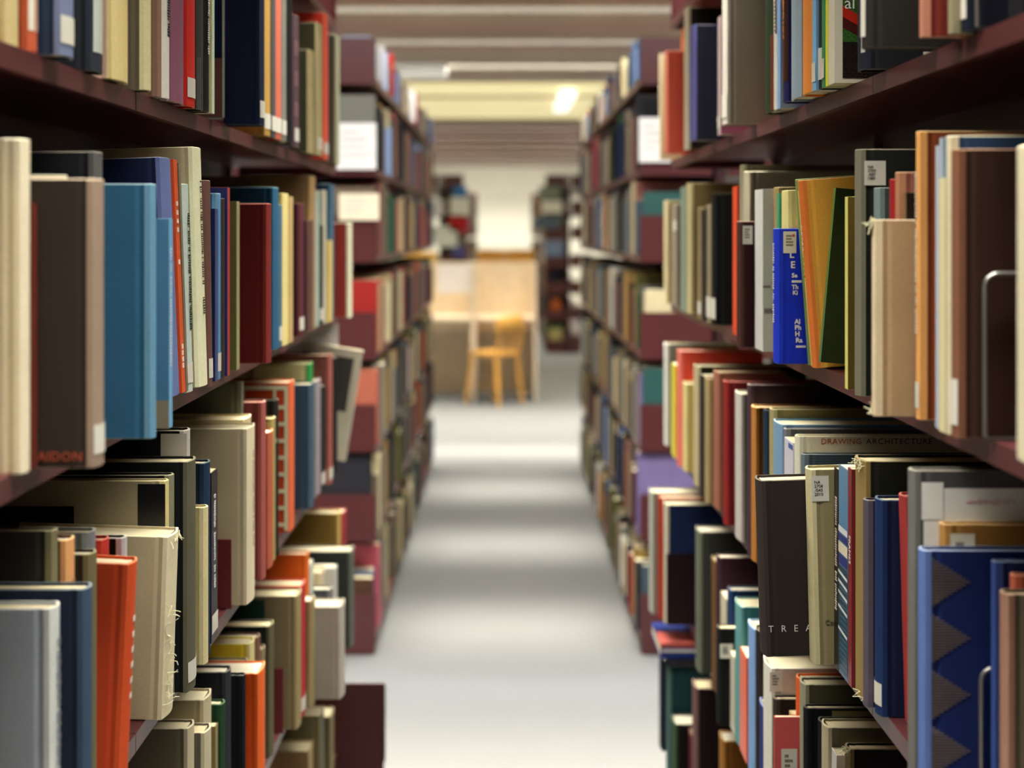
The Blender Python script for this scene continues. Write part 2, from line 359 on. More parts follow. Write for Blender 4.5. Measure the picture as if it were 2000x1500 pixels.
('R',4):[
 ('black book with frayed cream head',1655,1646,1464,'221e1c','8a7a58',dict(p=-.03,fray=2)),
 ('small white pamphlet',1634,1624,1476,'e0dcd0','ece8de',dict(k='p')),
 ('grey clothbound book',1612,1600,1422,'7c7660','c8c0a4',dict()),
 ('glossy black book',1602,1594,1412,'1c1e22','26282c',dict(d=.2)),
 ('black and cream jacketed book',1572,1566,1384,'15161a','20222a',dict(d=.2,pan=[('c',.04,.19,.003,.3,'8c8058')])),
 ('olive grey clothbound book',1568,1558,1338,'5c5c48','a4a48c',dict()),
 ('red book with white call label',1513,1511,1455,'c86464','cc6462',dict(call=(.010,.034,.10,.152,'|||'),h=.2,d=.09)),
 ('orange book behind the olive one',1559,1551,1327,'d8641e','e4743a',dict()),
 ('small peach book with black letter A',1546,1541,1396,'e8bc84','f0c890',dict(ctext=('A',.001,.153,.0165,'2a2420',0),k='p',d=.08)),
 ('brown-black book',1512,1507,1366,'28231e','4a443c',dict(d=.12)),
 ('white book with call number label',1502,1486,1306,'cac0b4','ece6d6',dict(call=(.001,.021,.212,.243,'|||'),d=.2)),
 ('deep blue book',1494,1478,1390,'1a2c70','2a3c84',dict()),
 ('slim black book',1482,1472,1236,'1c1a18','2c2a26',dict()),
 ('light blue patterned book',1470,1457,1230,'6c90c4','8cacd4',dict()),
 ('flame orange slim book',1458,1445,1286,'e85a2c','f06c40',dict(k='p')),
 ('teal clothbound book',1444,1431,1186,'3f7f84','6ea4a4',dict(d=.17)),
 ('white slim booklet',1434,1426,1286,'d0ccb4','dcd8c4',dict(k='p')),
 ('black book with small white label',1402,1397,1228,'0e0f14','181a1e',dict(call=(.004,.028,.128,.155,'|||'),d=.12,p=.05,T=.03)),
 ('navy tall book',1424,1418,1154,'1c3458','2c4a74',dict()),
 ('cream slim book behind the navy one',1418,1405,1172,'cfc8ac','dcd6ba',dict(k='p')),
 ('plum tall book',1402,1396,1090,'3a1a2a','4a2c38',dict()),
 ('brown book with cream head',1396,1378,1100,'5c3c1c','7c5c34',dict(d=.12)),
 ('olive-grey hardcover',1364,1348,1040,'4c5048','7c8270',dict(yb=1316,d=.18)),
 ('navy photo book with white spine',1299,1289,986,'22345c','cfc8b4',dict(yb=1222,T=.05,pan=[('c',.003,.14,.002,.17,'2e1a1c')])),
 ('rust orange hardcover',1287,1272,973,'ac4420','b0442a',dict(T=.04,p=.09)),
 ('grey-white hardcover',1271,1259,963,'8a8c84','b4b8ac',dict(p=.09)),
],
('L',5):[
 ('tan book with cream head',606,616,1468,'b0936c','c0a880',dict(p=.0,d=.15)),
 ('khaki book with teal stripe',628,645,1398,'7c7456','8c8464',dict(p=.02,pan=[('s',.018,.03,.01,.24,'3c6068')])),
 ('slim khaki book at shelf end',648,664,1400,'84795c','948a68',dict(p=.02)),
],
('R',5):[
 ('ochre small book',1410,1401,1448,'8a5c20','a87c3c',dict(p=.01)),
 ('dark book framed in mauve',1357,1349,1345,'2c1c1c','806460',dict()),
 ('dark red book with cream head',1350,1343,1440,'5c0c1c','6c2430',dict(p=.02)),
 ('dark green book with moss spine',1316,1292,1415,'1c1410','4c6048',dict(p=.063)),
 ('deep teal clothbound book',1305,1292,1302,'1f4448','50706c',dict(p=.055)),
 ('black-navy book at shelf end',1291,1277,1288,'14182a','1c2034',dict(p=.05)),
],
}
# ---------------------------------------------------------------- books
def mtx_cols(tx, ty, tz, loc):
    return Matrix(((tx[0],ty[0],tz[0],loc[0]),(tx[1],ty[1],tz[1],loc[1]),(tx[2],ty[2],tz[2],loc[2]),(0,0,0,1)))
PAGES = ['e6dcb6', 'ded2aa', 'ece4c8', 'd8caa0']
def book_parts(root, sg, h, d, t, cov, spn, soft, kind=None):
    """local frame: x = sg*u (u into the shelf from the spine), y = v through the thickness, z up"""
    hard = not soft and t > .0085
    ck = kind or ('gloss' if soft else 'cloth')
    b = .0026 if hard else min(.0009, t*.2)
    bul = min(.0042, .2*t) if hard else 0
    ov = .003 if hard else 0
    def su(v): return bul*(1-math.sin(math.pi*min(max(v/t,0),1))) if hard else 0
    n = 6 if hard else 1
    out, inn, tg = [], [], []
    def add(u, v, ui, vi, g): out.append((u, v)); inn.append((ui, vi)); tg.append(g)
    if hard:
        g = .0013
        for u, dv in ((d,0),(.019,0),(.0145,g),(.0095,.0002)): add(u, dv, u, dv+b, 0)
        for k in range(n+1):
            v = t*k/n; vi = b+(t-2*b)*k/n; add(su(v), v, su(v)+b, vi, 1)
        for u, dv in ((.0095,.0002),(.0145,g),(.019,0),(d,0)): add(u, t-dv, u, t-dv-b, 0)
    else:
        add(d,0,d,b,0); add(0,0,b,b,0); add(0,t,b,t-b,1); add(d,t,d,t-b,0)
    e = .0008 if hard else .0002
    def P(p, z): return (sg*p[0], p[1], z)
    q = [((o[0]*.65+i[0]*.35), (o[1]*.65+i[1]*.35)) for o, i in zip(out, inn)]
    mb = MB()
    rows = [[P(p,0) for p in inn],[P(p,0) for p in q],[P(p,e) for p in out],[P(p,h-e) for p in out],[P(p,h) for p in q],[P(p,h) for p in inn],]
    def mi(i, j):
        if i == 2: return 1 if (tg[j] == 1 or tg[j+1] == 1) else 0
        return 2
    mb.grid(rows, mi)
    mb.grid([rows[5], rows[0]], 0)
    for j in (0, len(out)-1): mb.quad([P(out[j],0),P(inn[j],0),P(inn[j],h),P(out[j],h)], 0)
    if sg > 0: mb.f = [f[::-1] for f in mb.f]
    o = mb.build('cover', [mat(cov,ck), mat(spn,'cloth' if ck == 'rib' else ck), mat(mixhex(spn,'f0e8c8',.35 if hard else .1),ck)], root)
    pb = MB(); x0 = bul+b+.0012
    pb.box(sg*x0, sg*(d-ov-.0003), b+.0001, t-b-.0001, ov+.0002, h-ov-.0002)
    pb.build('pages', mat(PAGES[int(h*1e5)%4],'paper'), root)
    return su
def strip(root, sg, t, su, v0, v1, z0, z1, m, name, off=.00035, n=5):
    v0 = max(v0, .0006); v1 = min(v1, t-.0006)
    if v1 <= v0: v0, v1 = .2*t, .8*t
    mb = MB(); vs = [v0+(v1-v0)*k/n for k in range(n+1)]
    mb.grid([[(sg*(su(v)-off), v, z) for v in vs] for z in (z0, z1)])
    mb.grid([[(sg*(su(v)-off+.0002), v, z) for v in vs] for z in (z0, z1)])
    for (za, zb) in ((z0,z0),(z1,z1)):
        mb.grid([[(sg*(su(v)-off), v, za) for v in vs], [(sg*(su(v)-off+.0002), v, za) for v in vs]])
    return mb.build(name, m, root)
def plate(root, sg, u0, u1, z0, z1, m, name, y=-.0003):
    mb = MB(); mb.box(sg*u0, sg*u1, y-.00015, y+.0002, z0, z1); return mb.build(name, m, root)
def cmtx(sg, u, z, y=-.0006):                       # text on the cover that faces the aisle's near end
    return mtx_cols((1,0,0),(0,0,1),(0,-1,0),(sg*u,y,z))
def smtx(sg, v, z, off=.0007):                      # text down the spine
    if sg < 0: return mtx_cols((0,0,-1),(0,1,0),(1,0,0),(off,v,z))
    return mtx_cols((0,0,-1),(0,-1,0),(-1,0,0),(-off,v,z))
def marks(root, sg, t, su, z0, z1, col, seed, n=None, wide=.28):
    r = random.Random(seed); mb = MB(); z = z1; c = t/2; w = min(t*wide, .006)
    while z > z0:
        ln = r.uniform(.0012, .0026)
        if r.random() > .14:
            a = c-w*r.uniform(.5,1); bb = c+w*r.uniform(.5,1); u = su(c)-.0006
            mb.box(sg*u, sg*(u+.0003), a, bb, z-ln, z)
        z -= ln+.0013
    return mb.build('title', mat(col,'plain'), root)
def call_label(root, sg, u0, u1, z0, z1, lines, seed):
    lb = plate(root, sg, u0, u1, z0, z1, mat('d9d6c8','paper'), 'call_label', y=-.0006)
    lb['label'] = 'white call number label'
    ls = lines.split('|'); s = (z1-z0)*.17
    if ls[0]:
        mb = None
        for i, w in enumerate(ls):
            x = u0 if sg > 0 else u1
            text_obj('call_number', w, s, mtx_cols((1,0,0),(0,0,1),(0,-1,0),(sg*x+.004, -.0010, z1-(z1-z0)*(.3+.16*i))), mat('25221e','plain'), lb)
    else:
        r = random.Random(seed); mb = MB()
        for i in range(4):
            z = z1-(z1-z0)*(.25+.14*i); a = u0+.22*(u1-u0); e = a+(u1-u0)*r.uniform(.25,.5)
            while a < e:
                mb.box(sg*a, sg*(a+.0014), -.00105, -.0008, z, z+s*.5); a += .0021
        mb.build('call_number', mat('4a463e','plain'), lb)
    return lb

SHELF = {1:'top', 2:'second', 3:'third', 4:'fourth', 5:'fifth'}
SIDE = {'L':'left', 'R':'right'}
def place(side, lvl, rows):
    sg, a, hs, cur, end = SG[side], LIP[side], HS[(side,lvl)], None, END[side]
    prev = None
    for idx, (desc, xa, xb, yt, cov, spn, o) in enumerate(rows):
        da, db = abs(xa-VX), abs(xb-VX)
        if 'yb' in o: z0 = F*hs/(o['yb']-VY)
        else:
            z0 = F*(a-o.get('p', .024))/da
            if cur is not None and 'p' not in o and z0 < cur+.06: z0 = cur+.0006
        if cur is not None: cur += o.get('g', 0); z0 = max(z0, cur+.0006)
        z0 = min(z0, end-.012)
        if cur is not None: z0 = max(z0, cur+.0006)
        X = da*z0/F; t = min(F*X/db-z0, o.get('T', .066), max(end-z0-.001, .01)); t = max(t, .0045)
        h = o['h'] if 'h' in o else (VY-yt)*z0/F+hs
        h = min(h, .338)
        d = min(o.get('d', .72*h), a+.258-X); d = max(d, .075)
        t -= .0004
        ln = o.get('ln', 0)
        ctx = ('next to the '+prev) if prev else 'nearest the camera'
        lab = f"{desc}, {SHELF[lvl]} {SIDE[side]} shelf"
        full = f"{desc} {ctx}, {SHELF[lvl]} {SIDE[side]} shelf"
        root = thing('book', full if len(full.split()) <= 16 and not any(k in desc for k in (' behind ',' rising ',' frame edge')) else lab, 'book', (sg*X, z0, CH-hs+.0006), f'books on the {SHELF[lvl]} {SIDE[side]} shelf')
        if ln: root.rotation_euler = (math.radians(-ln), 0, 0)
        tl = o.get('tl', 0)                         # slid askew in its own plane: + tips the head out into the aisle
        if tl:
            root.rotation_euler = (0, -sg*math.radians(tl), 0)
            if tl < 0: root.location.z += d*math.sin(math.radians(-tl))
        prev = ' '.join(desc.split(' with ')[0].split(' jutting ')[0].split(' leaning ')[0].split(' titled ')[0].split(' stamped ')[0].split(' at ')[0].split(' behind ')[0].split(' rising ')[0].split(' in ')[0].split()[-4:])
        soft = o.get('k') == 'p'
        su = book_parts(root, sg, h, d, t, cov, spn, soft, 'rib' if o.get('rib') else None)
        seed = idx*31+lvl*7+(side == 'R')
        if ln:      # keep the tilted foot on the shelf
            a_ = math.radians(-ln); root.location.z += max(0, -t*math.sin(a_))
        for (fc, p0, p1, q0, q1, col) in o.get('pan', ()):
            q1 = min(q1, h-.004); p1 = min(p1, d-.004) if fc == 'c' else p1
            if q1 <= q0: continue
            if fc == 'c': plate(root, sg, p0, p1, q0, q1, mat(col,'gloss'), 'cover_panel')
            else: strip(root, sg, t, su, p0, p1, q0, q1, mat(col,'gloss'), 'spine_panel')
        if o.get('sl'):
            k = o['sl']; strip(root, sg, t, su, .0008, t-.0008, .012, .012+(.026 if k == 1 else .042), mat('dcdacb','paper'), 'call_label', .0009)['label'] = 'white call number label'
        if 'lab' in o:
            fc, p0, p1, q0, q1 = o['lab']; plate(root, sg, p0, p1, q0, q1, mat('dcd8ca','paper'), 'call_label')
        if 'call' in o: call_label(root, sg, *o['call'], seed)
        if 'mk' in o: marks(root, sg, t, su, h*.3, h*.86, o['mk'], seed)
        if 'title' in o:
            text_obj('title', o['title'], min(t*.62,.012), smtx(sg, t*.5-(.2*min(t*.62,.012) if sg < 0 else -.2*min(t*.62,.012)), h*.76 if o['title'] != 'FRAMES' else h*.69), mat(o['tc'],'plain'), root)
        if 'ctext' in o:
            s, u, z, size, col, fw = o['ctext']
            text_obj('cover_title', s, size, cmtx(sg, u, z), mat(col,'plain'), root, fw, 'LEFT' if sg > 0 else 'RIGHT')
        if 'lab1' in o: pass
        if o.get('blk'):
            mb = MB(); c = t/2; n = 5 if o['blk'] == 1 else 6
            zs = [[h*.80-k*.011 for k in range(4)],[h*.55],[.055-.008*k for k in range(4)]] if o['blk'] == 1 else [[h*.72-.0165*k for k in range(6)]]
            for q in zs:
              mb = MB()
              for z in q:
                u = su(c)-.0006; mb.box(sg*u, sg*(u+.0003), c-min(t*.3,.004), c+min(t*.3,.004), z, z+.006)
              mb.build('title', mat('ecdccc','plain'), root)
        if o.get('dots'):
            mb = MB(); z = .12
            while z < h-.01: mb.box(sg*-.0006, sg*-.0001, .004, .011, z, z+.004); z += .0062
            mb.build('spine_dots', mat('2a2824','plain'), root)
        if o.get('fray'):
            r = random.Random(seed); mb = MB()
            groups = {}
            zz = [(h-.004, 14, .010), (.006, 8, .010)] if o['fray'] == 2 or o.get('rib') else [(h-.004, 10, .010)]+[(h*.62-k*.012, 3, .014) for k in range(11)]
            for zc, n, sc in zz:
                mb = groups.setdefault(zc > h-.01, MB())
                for k in range(n):
                    v = r.uniform(.001, t-.001) if zc > h-.01 or o['fray'] == 2 else r.uniform(.0, t*.35); u = su(v)-.0006
                    p = Vector((sg*u, v, min(zc+r.uniform(-.004,.004), h-.001))); pts = [p]
                    dr = Vector((-sg*r.uniform(.1,.8), r.uniform(-.7,.3), r.uniform(-.8,.9)))
                    for q in range(3):
                        dr = dr+Vector((r.uniform(-.5,.5), r.uniform(-.5,.5), r.uniform(-.7,.3))); p = p+dr.normalized()*sc*.32; p.z = max(p.z, .002); p.y = min(max(p.y, .0012), t-.0012); pts.append(p.copy())
                    mb.tube(pts, .0005, 5)
            for kk, gm in groups.items(): gm.build('frayed_head' if kk else 'frayed_edge', mat('ece3c2','cloth'), root)
        if o.get('grid'):
            mb = MB(); z = .012
            for u0, u1 in ((.006,.0125),(.029,.034),(.09,.095)): mb.box(sg*u0, sg*u1, -.0005, .0002, .004, h-.008)
            while z < h-.04: mb.box(sg*.006, sg*(d-.004), -.00055, .0002, z, z+.007); z += .0325
            mb.box(sg*.006, sg*(d-.004), -.00055, .0002, h-.014, h-.006)
            mb.build('grid_print', mat('ece2c0','gloss'), root)
        if o.get('tri'):
            mb = MB()
            for c in (.222, .1675, .113, .0585):
                for k in range(-8, 9):
                    L = .037*(1-abs(k)/8.6)
                    mb.box(sg*.010, sg*(.010+L), -.0005, .0002, c+k*.00275, c+k*.00275+.00095)
            mb.build('triangle_print', mat('7c7268','gloss'), root)
        if o.get('draw'):
            z = .2585
            text_obj('cover_title', 'DRAWING', .0118, cmtx(sg, .035, z), mat('b4562e','plain'), root, .0565)
            text_obj('cover_title', 'ARCHITECTURE', .0118, cmtx(sg, .0985, z), mat('3a3630','plain'), root, .094)
        if o.get('blue'):
            W = mat('e8e8e4','plain')
            for s, u, z, sz in (('A',.0185,.166,.0125),('L',.0195,.1515,.0135),('E',.021,.137,.0135),('Se',.022,.1235,.0085),('Th',.022,.107,.0085),('Ki',.0235,.099,.0085),
                                ('Al',.0255,.0575,.0095),('Ph',.0265,.049,.0095),('H',.027,.040,.0095),('Ra',.028,.031,.0095)):
                text_obj('cover_title', s, sz, cmtx(sg, u, z), W, root, 0, 'LEFT', .0003)
            mb = MB(); mb.box(sg*.022, sg*.036, -.0006, .0002, .116, .1195); mb.box(sg*.028, sg*.042, -.0006, .0002, .0235, .0265); mb.build('cover_rule', W, root)
            lb = call_label(root, sg, .010, .0285, .158, .189, '|||', seed)
            mb = MB(); mb.quad([(sg*(.0245+.0022*math.cos(k*.524)), -.0012, .183+.0022*math.sin(k*.524)) for k in range(12)]); mb.build('red_dot', mat('d05060','plain'), lb)
            marks(root, sg, t, su, .055, .172, 'dfe4ee', seed, wide=.2)
        if o.get('grass'):
            P = MB()
            def q(pts, m): P.quad([(sg*u, -.0006-.0001*m, z) for u, z in pts], m)
            q([(.010,.046),(.19,.046),(.19,.296),(.010,.296)], 0); q([(.010,.006),(.19,.006),(.19,.048),(.010,.052)], 1)
            q([(.010,.083),(.10,.030),(.10,.044),(.010,.098)], 2); q([(.010,.070),(.10,.022),(.10,.032),(.010,.084)], 3)
            P.build('cover_picture', [mat('3f6a2e','carpet'), mat('2a221e','carpet'), mat('c43a28','gloss'), mat('5a2420','gloss')], root)
            text_obj('cover_title', 'al', .022, cmtx(sg, .0125, .094, -.0012), mat('f0efe8','plain'), root)
        if o.get('tower'):
            P = MB()
            def sq(qa, qb, m): P.quad([(-sg*.0006, .0006, qa), (-sg*.0006, t-.0006, qa), (-sg*.0006, t-.0006, qb), (-sg*.0006, .0006, qb)], m)
            for q0, q1, m in ((.176,.184,0),(.166,.174,1),(.150,.164,2),(.136,.148,1),(.0,.134,3)): sq(q0+.004, q1+.004, m)
            for z in (.124,.112,.098,.080,.052): 
                P.quad([(-sg*.0008, .0006, z), (-sg*.0008, t-.0006, z+.004), (-sg*.0008, t-.0006, z+.008), (-sg*.0008, .0006, z+.004)], 0)
            for k in range(16): P.quad([(-sg*.0007, .0006, .004+k*.007), (-sg*.0007, t*.8, .004+k*.007), (-sg*.0007, t*.8, .0065+k*.007), (-sg*.0007, .0006, .0065+k*.007)], 4)
            P.build('spine_picture', [mat('dfe6ea','gloss'), mat('3a448c','gloss'), mat('e2dcc4','gloss'), mat('2f5468','gloss'), mat('4f7a90','gloss')], root)
        if o.get('papers'):
            W = mat('eeeee8','paper')
            plate(root, sg, .010, .0315, .275, .312, W, 'call_label', -.0008)
            plate(root, sg, .0325, d-.004, .19, .306, W, 'paper_sheet', -.0005); plate(root, sg, .012, .032, .16, .274, W, 'paper_sheet', -.0006)
            mb = MB(); r = random.Random(4)
            for zz, n in ((.292, 14),(.262, 0)):
                u = .055
                for k in range(n):
                    mb.tube([(sg*u,-.0009,zz),(sg*(u+.0015),-.0009,zz+r.uniform(.001,.005)),(sg*(u+.003),-.0009,zz-r.uniform(.0,.003))], .0003, 4); u += .0035
            for zz in (.262,.256): mb.box(sg*.03, sg*.12, -.0010, -.0007, zz, zz+.0004)
            mb.box(sg*.040, sg*.0405, -.0010, -.0007, .24, .27); mb.build('handwriting', mat('c07880','plain'), root)
        cur = z0+t+.0004
        if ln < 0: pass
    return cur
# ---------------------------------------------------------------- setting
MAROON = mat('542a2b','steel')
def bookcase(name_label, sg, lip, y0, bays, blen, zs, plate_h=.145, both=True, end_h=None, base_deeper=0, gap0=None):
    root = thing('bookcase', name_label, 'bookcase', (sg*(lip+.28), y0, 0))
    X0 = sg*(lip+.28); n = len(zs)
    def bx(mb, xa, xb, ya, yb, za, zb): mb.box(sg*xa-X0, sg*xb-X0, ya-y0, yb-y0, za, zb)
    y1 = y0+bays*blen; top = max(zs)+.15
    for li, z in enumerate(zs):
        for face in ((0, 1) if both else (0,)):
            def fx(u): return lip+u if face == 0 else lip+.56-u
            dl = base_deeper if li == n-1 else 0
            for k in range(bays):
                mb = MB(); a, b = y0+k*blen+.001, y0+(k+1)*blen-.001
                bx(mb, fx(0), fx(.262), a, b, z-.002, z)
                bx(mb, fx(0), fx(.0015), a, b, z-.022, z-.002); bx(mb, fx(.0015), fx(.012), a, b, z-.022, z-.0205)
                if li == n-1: bx(mb, fx(.02), fx(.022), a, b, .004, z-.022)
                mb.build('shelf', MAROON, root)
            for ye, sgn in ((y0, 1),(y1, -1)):
                mb = MB(); h = (end_h or {}).get(li, plate_h); hh = max(0, .0)
                bx(mb, fx(-dl), fx(.25), ye-.0015*sgn, ye+.0015*sgn, z-.022, z+h)
                bx(mb, fx(-dl), fx(-dl+.002), ye, ye+.012*sgn, z-.022, z+h)
                if li == n-1: bx(mb, fx(-dl+.004), fx(.25), ye-.001*sgn, ye+.001*sgn, .004, z-.022)
                mb.build('end_panel', MAROON, root)
    for k in range(bays+1):
        mb = MB(); y = y0+k*blen
        bx(mb, lip+.265, lip+.295, y-.02+(.02 if k == 0 else 0), y+.02-(.02 if k == bays else 0), .004, top); mb.build('upright', mat('3a2224','steel'), root)
    mb = MB(); bx(mb, lip+.279, lip+.281, y0+.02, y1-.02, .05, top-.02); mb.build('back_panel', mat('1c1213','steel'), root)  # added dark sheet stands for the shade in the open middle
    return root
LV = [0,1,2,3,4,5]
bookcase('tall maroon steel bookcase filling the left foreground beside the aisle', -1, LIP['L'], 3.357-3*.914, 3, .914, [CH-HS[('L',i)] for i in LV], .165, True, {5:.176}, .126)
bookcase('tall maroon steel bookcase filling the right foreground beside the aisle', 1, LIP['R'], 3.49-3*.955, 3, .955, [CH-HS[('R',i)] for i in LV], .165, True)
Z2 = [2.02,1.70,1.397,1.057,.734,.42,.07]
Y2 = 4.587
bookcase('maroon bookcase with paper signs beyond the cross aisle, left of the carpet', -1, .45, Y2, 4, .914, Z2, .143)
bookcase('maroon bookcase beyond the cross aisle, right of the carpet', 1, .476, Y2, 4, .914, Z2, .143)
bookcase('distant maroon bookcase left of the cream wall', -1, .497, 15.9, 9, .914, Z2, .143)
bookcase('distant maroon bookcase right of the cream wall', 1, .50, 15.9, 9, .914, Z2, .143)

for (side, lvl), rows in DATA.items(): place(side, lvl, rows)

# bookends -------------------------------------------------------
def wire_end(sg, X, y, z, h, w, label, grp='wire bookends'):
    t = thing('bookend', label, 'bookend', (sg*X, y, z+.0007), grp)
    mb = MB(); r = .012; pts = [(0,0,.003),(0,0,h-r)]
    for k in range(1, 5): a = k*math.pi/8; pts.append((sg*r*(1-math.cos(a)), 0, h-r+r*math.sin(a)))
    pts.append((sg*(w-r),0,h))
    for k in range(1, 5): a = k*math.pi/8; pts.append((sg*(w-r+r*math.sin(a)), 0, h-r+r*math.cos(a)))
    pts.append((sg*w,0,.003)); mb.tube(pts, .0022, 8); mb.build('wire_loop', mat('b4b4ac','metal'), t)
    mb = MB(); mb.box(0, sg*w, -.006, .002, .0, .0025); mb.build('base_plate', mat('6a6a66','metal'), t)
def plate_end(sg, X, y, z, h, w, label):
    t = thing('bookend', label, 'bookend', (sg*X, y, z+.0007), 'maroon plate bookends')
    mb = MB(); mb.box(0, sg*w, -.001, .001, 0, h); mb.build('upright_plate', mat('6a2a2c','steel'), t, bevel=.0008)
    mb = MB(); mb.box(0, sg*w, .001, .014, 0, .0016); mb.build('base_plate', mat('6a2a2c','steel'), t)
def at(side, lvl, px, y): return abs(px-VX)*y/F, CH-HS[(side,lvl)]
X, z = at('L',1,417,1.86); wire_end(-1, X, 1.925, z, .215, .09, 'thin wire bookend beside the pale yellow booklet, top left shelf')
X, z = at('L',1,433,1.99); plate_end(-1, X, 2.0, z, .10, .11, 'maroon plate bookend in front of the tall navy book, top left shelf')
X, z = at('R',2,1924,1.19); wire_end(1, X, 1.19, z, .151, .10, 'wire bookend before the dark brown book, second right shelf')
X, z = at('R',3,1918,1.262); wire_end(1, X, 1.2641, z, .14, .10, 'wire bookend before the blue triangle book, third right shelf')
X, z = at('R',1,1918,1.21); wire_end(1, X, 1.222, z, .15, .10, 'wire bookend before the midnight navy book, top right shelf')
X, z = at('L',3,444,2.0); plate_end(-1, X, 2.03, z, .108, .10, 'maroon plate bookend before the oatmeal linen book, third left shelf')
X, z = at('L',4,549,2.48); plate_end(-1, X, 2.505, z, .125, .10, 'maroon plate bookend beside the bright orange book, fourth left shelf')

# white jacketed book tipping out at the end of the third left shelf
t = thing('book', 'white book with grey picture square tipping into the aisle', 'book', (-.404, 3.325, CH-.587), 'books on the third left shelf')
t.rotation_euler = (0, math.radians(9.0), 0)
su = book_parts(t, -1, .285, .16, .016, 'dcd8c4', 'e4e0d0', True)
plate(t, -1, .018, .15, .125, .262, mat('5c5a54','gloss'), 'cover_picture')
# books lying flat on the last upright books of the fifth right shelf
for k, (lab, col, th, zz) in enumerate((('blue and white book lying flat on the deep teal book','2a4084',.026,.298),('thin red book lying flat on the blue and white book','c06a60',.010,.3245))):
    t = thing('book', lab, 'book', (.37, 3.10, CH-1.311+zz), 'books lying flat by the right bookcase end')
    t.rotation_euler = (math.radians(0), 0, 0)
    D = .20 if k == 0 else .09
    m = MB(); m.box(0, .15, 0, D, 0, .0015); m.box(0, .15, 0, D, th-.0015, th); m.box(0, .15, 0, .0015, .0015, th-.0015); m.build('cover', mat(col,'gloss'), t)
    m = MB(); m.box(.002, .148, .002, D-.002, .0016, th-.0016); m.build('pages', mat('e6dcb6','paper'), t)
    if k == 0: m = MB(); m.box(.004, .146, -.0006, -.0001, .015, .022); m.build('spine_panel', mat('e0e0da','paper'), t)

# paper signs ----------------------------------------------------
def sign(sg, xa, xb, za, zb, y, col, label, lines=True, tilt=0):
    t = thing('paper_sign', label, 'sign', (sg*(xa+xb)/2, y, za), 'paper signs on bookcase ends')
    w = abs(xb-xa)/2; m = MB(); m.box(-w, w, -.0006, .0006, 0, zb-za); m.build('sheet', mat(col,'paper'), t)
    if lines:
        m = MB(); h = zb-za; r = random.Random(int(xa*1e4))
        for k in range(4): m.box(-w*.7, -w*.7+2*w*r.uniform(.3,.7), -.0011, -.0006, h*(.78-.16*k), h*(.78-.16*k)+h*.03)
        m.build('printed_lines', mat('b8b8b8','plain'), t)
sign(-1, .425, .56, CH-.312, CH-.237, 3.354, 'e4e4e8', 'white paper sign on the near left bookcase end under the second shelf', False)
sign(-1, .447, .592, CH+.213, CH+.375, Y2-.012, 'f2f2ee', 'white paper sign high on the left bookcase across the cross aisle')
sign(-1, .437, .577, CH+.036, CH+.129, Y2-.012, 'f0e4c8', 'cream paper card on the left bookcase across the cross aisle')
sign(1, .47, .588, CH+.238, CH+.394, Y2-.012, 'f2f2ee', 'white paper sign on the right bookcase across the cross aisle')
D3 = 15.87
def far(px, z): return (px-VX)*z/F
def sign3(x0, x1, ytop, ybot, col, label):
    a, b = sorted((abs(far(x0,D3)), abs(far(x1,D3)))); sign(1 if x0 > VX else -1, a, b, CH+(VY-ybot)*D3/F, CH+(VY-ytop)*D3/F, D3, col, label, False)
sign3(879, 918, 385, 420, 'f0f0ee', 'upper white notice on the distant left bookcase end')
sign3(885, 912, 364, 384, '4a86d0', 'blue notice above a white one on the distant left bookcase end')
sign3(878, 915, 424, 452, 'b82c30', 'red notice between white ones on the distant left bookcase end')
sign3(847, 893, 441, 482, 'e8ecea', 'lower white notice on the distant left bookcase end')
sign3(846, 866, 390, 422, 'e6e6ee', 'narrow white notice by the orange spine, distant left bookcase end')
sign3(884, 908, 482, 502, '5a5a9a', 'purple notice under the lower white one, distant left bookcase end')
sign3(1058, 1098, 392, 416, 'ecece8', 'white notice on the distant right bookcase end')
sign3(1052, 1094, 364, 388, '8a968c', 'grey-green notice above the white one, distant right bookcase end')
sign3(1044, 1092, 424, 446, '5a6c80', 'slate blue notice under the white one, distant right bookcase end')
sign3(1066, 1100, 470, 500, '7c8cb0', 'pale blue notice midway down the distant right bookcase end')
sign3(1072, 1096, 528, 548, '1c2030', 'black notice low on the distant right bookcase end')
sign3(1076, 1094, 584, 606, 'b05a2c', 'orange notice low on the distant right bookcase end')
sign3(1072, 1098, 642, 664, 'a89c6c', 'khaki notice lowest on the distant right bookcase end')

